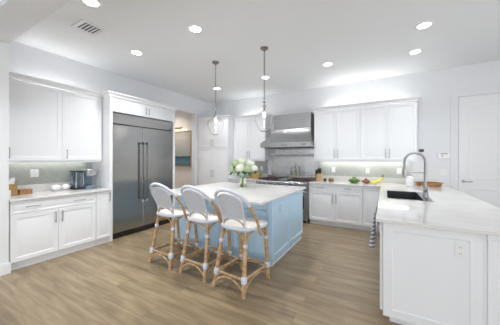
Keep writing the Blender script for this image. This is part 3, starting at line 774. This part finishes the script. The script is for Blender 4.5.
# ================================================================== HALL PICTURE
t = thing('framed_painting', 'framed abstract seascape of teal and sand on the hall wall', 'painting', (-5.45, 5.14, 1.19))
ax0, ax1, az0, az1 = -5.96, -4.955, 1.195, 2.265
fr = MB()
for a in ((ax0, ax1, az0, az0+.022), (ax0, ax1, az1-.022, az1), (ax0, ax0+.022, az0+.022, az1-.022), (ax1-.022, ax1, az0+.022, az1-.022)):
    fr.box(a[0], a[1], 5.10, 5.149, a[2], a[3])
obj('frame', fr, M['brass'], t, bevel=.002)
obj('canvas', MB().box(ax0+.022, ax1-.022, 5.118, 5.149, az0+.022, az1-.022), M['art'], t)
t = thing('picture_light', 'brass picture light above the hall painting', 'light', (-5.45, 5.1, 2.33))
obj('shade', MB().tube([(-5.70, 5.02, 2.345), (-5.24, 5.02, 2.345)], .024, 14), M['brass'], t, smooth=40)
obj('arm', MB().tube([(-5.45, 5.149, 2.33), (-5.45, 5.08, 2.36), (-5.45, 5.02, 2.36)], .007, 8).box(-5.49, -5.41, 5.14, 5.149, 2.30, 2.36), M['brass'], t)
l = area('picture_lamp', (0, 0, 0), (math.radians(28), 0, 0),     .42, .03, .4, (1, .92, .8)); l.parent = t; l.location = (0, -.07, -.012)
hl = thing('recessed_light', 'recessed ceiling light in the hall by the painting', 'light', (-5.6, 4.5, H))
obj('lens', MB().lathe([(.08, -.004), (.08, -.001)], (-5.6, 4.5, H), 24), M['lens'], hl)
lamp_area(hl, (-5.6, 4.5, H-.012), .07, 6, (1, .93, .87))

# ================================================================== STOOLS
def bez(pts, n=8):
    """Catmull-Rom through pts"""
    P = [Vector(p) for p in pts]; P = [2*P[0]-P[1]]+P+[2*P[-1]-P[-2]]; out = []
    for i in range(1, len(P)-2):
        for k in range(n):
            t_ = k/n; a, b, c_, d = P[i-1], P[i], P[i+1], P[i+2]
            out.append(.5*((2*b)+(c_-a)*t_+(2*a-5*b+4*c_-d)*t_*t_+(3*b-a-3*c_+d)*t_**3))
    out.append(P[-2]); return out
def make_stool():
    t = thing('counter_stool', '', 'stool', (0, 0, 0), 'rattan counter stools at the island')
    ZS = .655
    feet = {'rl': (-.205, -.245), 'rr': (.205, -.245), 'fl': (-.20, .26), 'fr': (.20, .26)}
    tops = {'rl': (-.150, -.140), 'rr': (.158, -.140), 'fl': (-.185, .205), 'fr': (.185, .205)}
    def at(k, z):
        f, s_ = feet[k], tops[k]; q = z/ZS; return Vector((f[0]+(s_[0]-f[0])*q, f[1]+(s_[1]-f[1])*q, z))
    for k in feet:
        lg = obj('leg', MB().tube([at(k, 0), at(k, .3), at(k, ZS-.02)], [.024, .0225, .021], 10), M['rattan'], t, smooth=True)
        for z, h, r in ((.17, .034, .033), (.50, .017, .0275)):
            obj('binding', MB().tube([at(k, z-h), at(k, z-h*.8), at(k, z+h*.8), at(k, z+h)], [r*.85, r, r, r*.85], 10), M['wrap'], lg, smooth=40)
    sides = (('rl', 'rr'), ('fl', 'fr'), ('rl', 'fl'), ('rr', 'fr'))
    for a, b in sides:
        A, B = at(a, .17), at(b, .17)
        st = obj('stretcher', MB().tube([A, B], .0155, 8), M['rattan'], t, smooth=True)
        # arched brace below the stretcher
        A0, B0 = at(a, .035), at(b, .035)
        pts = bez([A0, A0.lerp(B0, .12)+Vector((0, 0, .062)), A0.lerp(B0, .34)+Vector((0, 0, .108)), A0.lerp(B0, .5)+Vector((0, 0, .114)), A0.lerp(B0, .66)+Vector((0, 0, .108)), A0.lerp(B0, .88)+Vector((0, 0, .062)), B0], 5)
        obj('arched_brace', MB().tube(pts, .0105, 7), M['rattan'], t, smooth=True)
        # curved struts under the seat
        A1, B1 = at(a, .50), at(b, .50)
        for P0, P1 in ((A1, B1), (B1, A1)):
            pts = bez([P0, P0.lerp(P1, .06)+Vector((0, 0, .06)), P0.lerp(P1, .22)+Vector((0, 0, .115)), P0.lerp(P1, .45)+Vector((0, 0, .14))], 5)
            obj('arched_brace', MB().tube(pts, .0105, 7), M['rattan'], t, smooth=True)
    # seat: rounded D
    def outline(s_, z):
        out = []
        for k in range(36):
            a = 2*PI*k/36; ca, sa = math.cos(a), math.sin(a)
            n = 3.4
            r = (abs(ca)**n+abs(sa)**n)**(-1/n)
            out.append((.245*s_*r*ca*(1 if sa > 0 else 1-.16*abs(sa)), .035+.228*s_*r*sa, z))
        return out
    obj('seat', MB().loft([outline(.93, ZS-.012), outline(.93, ZS+.018), outline(.80, ZS+.024), outline(.4, ZS+.020)]), M['seatweave'], t, smooth=50)
    obj('seat_rim', MB().tube([(x, y, z) for x, y, z in outline(.955, ZS+.012)], .022, 8, closed=True), M['wrap'], t, smooth=True)
    # outer hoop: lower bare parts and wrapped top
    half = [(.262, .0, .595), (.256, -.03, .66), (.254, -.06, .74), (.243, -.125, .86), (.218, -.19, .955), (.168, -.255, 1.035), (.092, -.288, 1.078), (0, -.298, 1.094)]
    full = bez(half+[(-x, y, z) for x, y, z in half[:-1]][::-1], 6)
    n = len(full); c1 = int(n*.27)
    obj('hoop', MB().tube(full[:c1+1], .0165, 9), M['rattan'], t, smooth=True)
    obj('hoop', MB().tube(full[n-c1-1:], .0165, 9), M['rattan'], t, smooth=True)
    obj('hoop_wrap', MB().tube(full[c1:n-c1], .0185, 10), M['wrap'], t, smooth=True, label='white wrapped top of the hoop')
    # uprights, wrapped white
    for s_ in (-1, 1):
        up = bez([(s_*.155, -.143, ZS-.03), (s_*.149, -.155, .77), (s_*.160, -.20, .88), (s_*.170, -.235, .955), (s_*.158, -.250, 1.0)], 4)
        obj('upright', MB().tube(up, .0125, 9), M['wrap'], t, smooth=True, label='white wrapped back upright')
    # woven back panel between uprights, arched top, gently bowed
    nx, nz = 14, 12; th = .006
    def pt(i, j, d):
        u = -1+2*i/nx
        zt = .935+(1.045-.935)*math.sqrt(max(0, 1-abs(u)**2.3)); zb = .770+.012*(u*u)
        z = zb+(zt-zb)*j/nz
        x = u*(.143+.026*min(1, (z-.77)/.2)); y = -.150-.105*max(0, (z-.77)/.27)-.024*(1-u*u)
        return Vector((x, y+d, z))
    fr_ = [[pt(i, j, th) for i in range(nx+1)] for j in range(nz+1)]
    bk_ = [[pt(i, j, -th) for i in range(nx+1)] for j in range(nz+1)]
    rings = []
    for j in range(nz+1): rings.append(fr_[j]+bk_[j][::-1])
    obj('backrest', MB().loft(rings), M['weave'], t, smooth=60)
    border = [pt(i, 0, 0) for i in range(nx+1)]+[pt(nx, j, 0) for j in range(1, nz+1)]+[pt(i, nz, 0) for i in range(nx-1, -1, -1)]+[pt(0, j, 0) for j in range(nz-1, 0, -1)]
    obj('backrest_piping', MB().tube(border, .0105, 7, closed=True), M['wrap'], t, smooth=True)
    # arched rattan below the back panel
    pts = bez([(-.150, -.145, .68), (-.11, -.155, .735), (0, -.172, .77), (.11, -.155, .735), (.150, -.145, .68)], 6)
    obj('arched_brace', MB().tube(pts, .0095, 7), M['rattan'], t, smooth=True)
    return t
proto = make_stool()
sp = [(-1.43, 2.29, -5, 'rattan and white woven counter stool nearest the island corner and outlet'),
      (-1.995, 2.333, -3, 'middle rattan and white woven counter stool of three at the island'),
      (-2.58, 2.33, -2, 'rattan and white woven counter stool nearest the fridge')]
for i, (x, y, a, lab) in enumerate(sp):
    o = proto if i == 0 else copy_tree(proto)
    o.location = (x, y, 0); o.rotation_euler.z = math.radians(a); o['label'] = lab

# ================================================================== SMALL THINGS
Z = .9145
# vase and hydrangeas
vx, vy = -2.24, 3.62
t = thing('glass_vase', 'waisted clear green glass vase on the island', 'vase', (vx, vy, Z))
obj('vase_glass', MB().shell([(.052, .0), (.070, .03), (.074, .08), (.050, .14), (.042, .19), (.055, .26), (.060, .275)], (vx, vy, Z), .004, 28).lathe([(.045, .001), (.045, .006)], (vx, vy, Z), 28), M['vaseglass'], t, smooth=60)
obj('water', MB().lathe([(.046, .008), (.064, .032), (.068, .078), (.045, .138), (.037, .18)], (vx, vy, Z), 24), M['oil'] if False else glass('vase_water', (.84, .88, .70), 0, 1.33), t, smooth=60)
heads = [(-.045, -.11, .345, .092, 0, 'large white hydrangea at the front of the vase bouquet'),
         (.075, -.085, .325, .085, 1, 'pale green hydrangea at the front of the bouquet, beside the large white one'),
         (-.175, .0, .315, .085, 1, 'greenish hydrangea lowest on the fridge side of the bouquet'),
         (-.03, .04, .445, .088, 0, 'cream hydrangea at the top of the bouquet'),
         (.13, .03, .415, .092, 0, 'white hydrangea high on the range side of the bouquet'),
         (.20, -.02, .335, .075, 0, 'small white hydrangea drooping at the range side of the bouquet'),
         (-.125, -.02, .42, .078, 1, 'greenish hydrangea behind the large white one, fridge side')]
ca, sa = math.cos(math.radians(30)), math.sin(math.radians(30))
for dx, dy, dz, r, gr, lab in heads:
    hx, hy, hz = vx+dx*ca-dy*sa, vy+dx*sa+dy*ca, Z+dz
    t = thing('hydrangea', lab, 'flower', (vx, vy, Z+.02), 'hydrangeas in the island vase')
    mb = MB(); mb.ball((hx, hy, hz), r*.82, (1, 1, .82), 12, 8)
    for k in range(90):
        ph = math.acos(1-2*(k+.5)/90); th = PI*(1+5**.5)*k
        nrm = Vector((math.sin(ph)*math.cos(th), math.sin(ph)*math.sin(th), math.cos(ph)*.85))
        c0 = Vector((hx, hy, hz))+nrm*r*(.92+.1*random.random())
        tn = nrm.cross(Vector((0, 0, 1)) if abs(nrm.z) < .9 else Vector((1, 0, 0))).normalized(); bn = nrm.cross(tn).normalized()
        a0 = random.random()*PI
        for q in range(4):
            aa = a0+q*PI/2; d1 = (tn*math.cos(aa)+bn*math.sin(aa)); d2 = nrm.cross(d1)
            s_ = r*.15
            vs = [mb.bm.verts.new(p) for p in (c0, c0+d1*s_*.6+d2*s_*.5+nrm*.002, c0+d1*s_*1.15+nrm*.004, c0+d1*s_*.6-d2*s_*.5+nrm*.002)]
            mb.bm.faces.new(vs)
    obj('flower_head', mb, M['petalgreen'] if gr else M['petal'], t)
    bx_, by_ = vx+random.uniform(-.02, .02), vy+random.uniform(-.02, .02)
    obj('stem', MB().tube(bez([(bx_, by_, Z+.02), (vx+dx*.08, vy+dy*.05, Z+.16), (vx+(hx-vx)*.5, vy+(hy-vy)*.5, Z+.22), (hx, hy, hz-.02)], 4), .004, 6), M['stem'], t, smooth=True)
    lv = MB()
    for q in range(3):
        aa = math.atan2(hy-vy, hx-vx)+(q-1)*1.1; L_ = r*.95
        d1 = Vector((math.cos(aa), math.sin(aa), -.35 if q != 1 else -.6)); d2 = Vector((-math.sin(aa), math.cos(aa), 0))
        b0 = Vector((hx, hy, hz))-Vector((0, 0, r*.45))
        base = []
        up_, dn_ = [], []
        for s_ in range(7):
            f = s_/6; wd = L_*.36*math.sin(PI*min(1, f*.93+.04))
            p = b0+d1*L_*(.35+f*.95)+Vector((0, 0, -.03*f*f))
            up_.append((p+d2*wd+Vector((0, 0, .008)), p, p-d2*wd+Vector((0, 0, .008))))
        for s_ in range(6):
            for m_ in range(2):
                vs = [lv.bm.verts.new(v) for v in (up_[s_][m_], up_[s_][m_+1], up_[s_+1][m_+1], up_[s_+1][m_])]
                lv.bm.faces.new(vs)
    obj('leaves', lv, M['leaf'], t)

# left worktop: tissue box, small wooden box, pumpkins, coffee machine
t = thing('tissue_box', 'brown wicker tissue box cover with a white tissue, on the left worktop', 'tissue box', (-4.50, 1.14, Z))
obj('cover', MB().box(-4.57, -4.43, 1.07, 1.205, Z, Z+.155), M['wicker'], t, bevel=.008)
ts = MB()
rg = []
for k in range(7):
    f = k/6; rg.append([(-4.495+math.cos(a)*(.010+.012*f)*(1+.35*math.sin(3*a+k)), 1.14+.03*f+math.sin(a)*(.045-.02*f), Z+.156+.075*f+.018*math.sin(2*a+1)*f) for a in [2*PI*q/14 for q in range(14)]])
rg.append([(-4.495, 1.20, Z+.19)]*14)
ts.loft(rg[:-1], cap=True); bmesh.ops.remove_doubles(ts.bm, verts=ts.bm.verts[:], dist=.0005)
obj('tissue', ts, M['tissue'], t, smooth=60)
t = thing('wooden_box', 'small low brown wooden box beside the tissue box', 'box', (-4.52, 1.30, Z))
obj('body', MB().box(-4.58, -4.47, 1.235, 1.375, Z, Z+.055), M['woodtray'], t, bevel=.003)
obj('lid', MB().box(-4.583, -4.467, 1.232, 1.378, Z+.055, Z+.07), M['woodtray'], t, bevel=.003)
def pumpkin(x, y, r, lab):
    t = thing('ceramic_pumpkin', lab, 'ornament', (x, y, Z), 'white ceramic pumpkins')
    seg = 40; rings = []
    for k in range(1, 12):
        ph = PI*k/12
        rings.append([(x+r*math.sin(ph)*(1-.07*abs(math.sin(4*a)))*math.cos(a)*1.0, y+r*math.sin(ph)*(1-.07*abs(math.sin(4*a)))*math.sin(a), Z+r*.76-.76*r*math.cos(ph)*(1-.12*math.exp(-((ph-PI)/.5)**2))) for a in [2*PI*q/seg for q in range(seg)]])
    obj('body', MB().loft(rings), M['ceramic'], t, smooth=60)
    obj('stem', MB().tube([(x, y, Z+r*1.25), (x, y, Z+r*1.5), (x+.006, y, Z+r*1.68)], [.009, .006, .005], 8), M['ceramic'], t, smooth=True)
pumpkin(-4.54, 1.68, .067, 'white ceramic pumpkin on the left worktop, the one nearer the tissue box')
pumpkin(-4.54, 1.82, .066, 'white ceramic pumpkin next to the coffee machine')
t = thing('coffee_machine', 'slate grey coffee machine with a clear water tank, beside the fridge surround', 'coffee machine', (-4.45, 2.07, Z))
obj('base', MB().box(-4.58, -4.30, 2.01, 2.20, Z, Z+.05), M['graymachine'], t, bevel=.012)
obj('body', MB().box(-4.60, -4.47, 2.01, 2.20, Z+.05, Z+.31), M['graymachine'], t, bevel=.015)
obj('brew_head', MB().box(-4.59, -4.31, 2.025, 2.185, Z+.21, Z+.335), M['graymachine2'], t, bevel=.03, seg=4)
obj('handle_band', MB().box(-4.33, -4.295, 2.05, 2.16, Z+.23, Z+.30), M['chrome'], t, bevel=.01)
obj('drip_tray', MB().box(-4.43, -4.30, 2.03, 2.18, Z+.05, Z+.058), M['chrome'], t, bevel=.003)
obj('water_tank', MB().box(-4.56, -4.36, 1.885, 1.995, Z+.03, Z+.29).box(-4.552, -4.368, 1.893, 1.987, Z+.04, Z+.285), M['watertank'], t, bevel=.006)
obj('tank_lid', MB().box(-4.565, -4.355, 1.88, 2.0, Z+.292, Z+.31), M['dark'], t, bevel=.004)
obj('tank_base', MB().box(-4.565, -4.355, 1.88, 2.0, Z, Z+.03), M['dark'], t, bevel=.004)
obj('tank_frame', MB().box(-4.372, -4.358, 1.882, 1.894, Z+.03, Z+.292).box(-4.372, -4.358, 1.986, 1.998, Z+.03, Z+.292), M['chrome'], t, bevel=.002)

# worktop by the pantry: basket and blue tin
bx, by = -2.97, 5.38
t = thing('wicker_basket', 'oval wicker basket left of the range', 'basket', (bx, by, Z))
rings = []
for r_, z_ in ((.8, 0), (.92, .05), (1.05, .12), (1.0, .12), (.88, .055), (.74, .012)):
    rings.append([(bx+.19*r_*math.cos(a), by+.13*r_*math.sin(a), Z+z_+(.02*abs(math.cos(a)) if z_ > .1 else 0)) for a in [2*PI*q/32 for q in range(32)]])
obj('bowl', MB().loft(rings), M['basket'], t, smooth=50)
for i, (dx, dy, r_, m_, lab, nm) in enumerate(((-.09, -.01, .045, 'lime', 'green apple in the wicker basket, pantry side', 'apple'), (.01, -.02, .048, 'tomato', 'reddish apple in the middle of the wicker basket', 'apple'), (.10, .0, .045, 'banana', 'yellow lemon in the wicker basket, range side', 'lemon'))):
    tag(obj(nm, MB().ball((bx+dx, by+dy, Z+.085+.015*i), r_, (1, 1, .95)), M[m_], smooth=True), lab, nm)
t = thing('blue_tin', 'pale blue tin with a white lid on the worktop behind the bouquet', 'tin', (-3.30, 5.35, Z))
obj('body', MB().lathe([(.09, 0), (.095, .01), (.095, .10)], (-3.30, 5.35, Z), 28), M['bluebox'], t, smooth=40)
obj('lid', MB().lathe([(.097, 0), (.097, .02), (.085, .026)], (-3.30, 5.35, Z+.10), 28), M['ceramic'], t, smooth=40)

# bottles in front of the steel panel
for i, (x, y, h_, m_, lab) in enumerate(((-2.01, 5.53, .27, 'oilglass', 'slim oil bottle on the griddle side, leftmost of three by the steel panel'), (-1.91, 5.55, .30, 'oilglass', 'tallest oil bottle in the middle of three before the steel panel'), (-1.805, 5.53, .27, 'oilglass', 'oil bottle nearest the knife block of three before the steel panel'))):
    z0 = .9455 if RX0+.54 < x < RX0+.76 else .951
    t = thing('oil_bottle', lab, 'bottle', (x, y, z0), 'oil bottles on the range')
    obj('glass_body', MB().lathe([(.028, 0), (.031, .01), (.031, h_*.5), (.012, h_*.72), (.011, h_*.88)], (x, y, z0), 18), M[m_], t, smooth=50)
    obj('stopper', MB().lathe([(.013, h_*.88), (.013, h_), (.009, h_+.01)], (x, y, z0), 14), M['dark'], t, smooth=50)
# knife block, utensils, jars
t = thing('knife_block', 'light wooden knife block with black-handled knives right of the range', 'knife block', (-1.32, 5.45, Z))
kb = MB().prism([(-1.375, 5.40), (-1.265, 5.40), (-1.265, 5.52), (-1.375, 5.52)], Z, Z+.20)
for v in kb.bm.verts:
    if v.co.z > Z+.1: v.co.y += .045; v.co.z -= .05 if v.co.y < 5.5 else 0
obj('block', kb, M['woodblock'], t, bevel=.004)
for i in range(3):
    for j in range(2):
        x = -1.35+i*.032; y = 5.475+j*.045; z_ = Z+.165+j*.025
        kn = obj('knife', MB().tube([(x, y, z_-.03), (x, y-.008, z_+.03), (x, y-.022, z_+.11)], [.008, .009, .010], 8), M['dark'], t, smooth=True)
t = thing('pepper_mill', 'tall dark pepper mill beside the knife block at the range edge', 'mill', (-1.405, 5.56, Z))
obj('body', MB().lathe([(.024, 0), (.026, .02), (.017, .09), (.022, .15), (.018, .20)], (-1.405, 5.56, Z), 18), M['dark'], t, smooth=50)
obj('cap', MB().lathe([(.020, .202), (.022, .23), (.012, .25)], (-1.405, 5.56, Z), 18), M['dark'], t, smooth=50)
for x, y, w_, m_, lab in ((-1.18, 5.47, .032, 'dark', 'small dark spice jar, nearer the knife block'), (-1.05, 5.47, .055, 'wooddark', 'small brown canister beside the dark spice jar')):
    t = thing('spice_jar', lab, 'jar', (x, y, Z))
    obj('body', MB().lathe([(w_*.9, 0), (w_, .008), (w_, .05), (w_*.9, .055)], (x, y, Z), 20), M[m_], t, smooth=40)
    obj('lid', MB().lathe([(w_*.95, .055), (w_*.95, .068), (w_*.7, .072)], (x, y, Z), 20), M['woodtray'], t, smooth=40)
# bowls of limes and tomatoes
def bowl(x, y, r, m, nm, lab):
    return tag(obj(nm, MB().shell([(r*.45, 0), (r*.8, .018), (r, .045), (r*1.03, .055)], (x, y, Z), .005, 28).lathe([(r*.44, .001), (r*.44, .008)], (x, y, Z), 20), M[m], smooth=60), lab, 'bowl')
bowl(-.57, 5.42, .12, 'greenbowl', 'fruit_bowl', 'green bowl piled with limes under the middle uppers')
pos = [(-.065, -.02), (.0, -.055), (.065, -.02), (.05, .045), (-.03, .055), (0, 0)]
names = ['by its wall side edge', 'at the front of the bowl', 'at the banana side', 'at the back, banana side', 'at the back of the pile', 'on top of the pile']
names[0] = 'at the range side'
for (dx, dy), s_ in zip(pos, names):
    top = (dx, dy) == (0, 0)
    tag(obj('lime', MB().ball((-.57+dx, 5.42+dy, Z+(.095 if top else .058)), .032, (1.15, 1, 1)), M['lime'], smooth=True), 'green lime in the green bowl, '+s_, 'lime', 'limes in the green bowl')
bowl(-.345, 5.43, .085, 'clay', 'fruit_bowl', 'small reddish clay bowl of tomatoes between the limes and bananas')
for (dx, dy, dz), s_ in zip([(-.035, -.025, .05), (.038, -.02, .05), (.0, .04, .05), (0, -.005, .083)], ['range side', 'banana side', 'wall side', 'on top']):
    tag(obj('tomato', MB().ball((-.345+dx, 5.43+dy, Z+dz), .028, (1.05, 1.05, .9)), M['tomato'], smooth=True), 'small red tomato in the clay bowl, '+s_, 'tomato', 'tomatoes in the clay bowl')
# bananas
t = thing('banana_bunch', 'bunch of yellow bananas with dark stem on the back worktop', 'fruit', (-.15, 5.42, Z))
for k in range(4):
    off = (k-1.5)*.030
    a = bez([(-0.045, 5.44+off*.3, Z+.13), (-0.070, 5.42+off*.8, Z+.095), (-0.130, 5.41+off*1.2, Z+.045+.006*abs(k-1.5)), (-0.205, 5.41+off*1.3, Z+.030), (-0.265, 5.41+off*1.2, Z+.040)], 5)
    n = len(a); rad = [0.008+.020*math.sin(PI*min(1, max(.03, i/(n-1))))**.55 for i in range(n)]
    obj('banana', MB().tube(a, rad, 8), M['banana'], t, smooth=50)
obj('stem', MB().tube([(-0.052, 5.44, Z+.12), (-0.038, 5.44, Z+.17), (-0.036, 5.44, Z+.19)], [.016, .010, .011], 8), M['dark'], t, smooth=True)
# canister and tray at the wall end
t = thing('canister', 'plain white canister beneath the faucet arch', 'canister', (.40, 5.28, Z))
obj('body', MB().lathe([(.062, 0), (.066, .006), (.066, .165)], (.40, 5.28, Z), 28), M['ceramic'], t, smooth=40)
obj('lid', MB().lathe([(.067, .166), (.067, .178), (.05, .183)], (.40, 5.28, Z), 28), M['ceramic'], t, smooth=40)
t = thing('serving_tray', 'oval wooden serving tray by the wall beyond the faucet', 'tray', (.70, 5.40, Z))
rings = []
for r_, z_ in ((.90, 0), (1.0, .075), (.965, .075), (.87, .012)):
    rings.append([(.70+.20*r_*math.cos(a), 5.42+.15*r_*math.sin(a), Z+z_) for a in [2*PI*q/36 for q in range(36)]])
obj('body', MB().loft(rings), M['woodtray'], t, smooth=50)
for s_ in (-1, 1):
    obj('handle', MB().tube([(.70+s_*.195, 5.37, Z+.05), (.70+s_*.225, 5.38, Z+.07), (.70+s_*.225, 5.46, Z+.07), (.70+s_*.195, 5.47, Z+.05)], .006, 6), M['handle'], t, smooth=True)
# towels over the dishwasher pull
def towel(y0, y1, xb, z0, lab, ph):
    """cloth folded over the pull at x = -.09, z = .80, hanging down both sides, with wavy folds"""
    n = 26; prof = []
    for s_ in range(15): prof.append((-.0165, z0+(.795-z0)*s_/14))
    for k in range(1, 7): a = PI*k/7; prof.append((-.0165*math.cos(a), .795+.018*math.sin(a)))
    for s_ in range(12): prof.append((.0165, .795-(.795-z0-.12)*s_/11))
    rings_o = []
    def P(i, j, off):
        y = y0+(y1-y0)*i/n; dx, z = prof[j]; k = max(0, (.80-z))*1.6
        side = -1 if dx < 0 else 1
        wv = (.5+.5*math.sin(i*.75+ph))*min(.085, .09*k)
        x = -.09+dx*(1 if side < 0 else .8)-(wv if side < 0 else 0)*1
        yy = (y0+y1)/2+(y-(y0+y1)/2)*(1+.25*k)
        return Vector((x+off*side, yy, z))
    m = len(prof)
    return_mb = MB()
    for i in range(n+1):
        rings_o.append([P(i, j, .0) for j in range(m)]+[P(i, j, -.0035) for j in range(m-1, -1, -1)])
    return_mb.loft(rings_o)
    return tag(obj('dish_towel', return_mb, M['towel'], smooth=70), lab, 'towel', 'striped towels on the peninsula')
towel(3.09, 3.205, 0, .37, 'grey striped dish towel on the peninsula pull, farther from the camera', 0)
towel(3.24, 3.37, 0, .36, 'grey striped dish towel on the peninsula pull, nearer the back wall', 1.3)
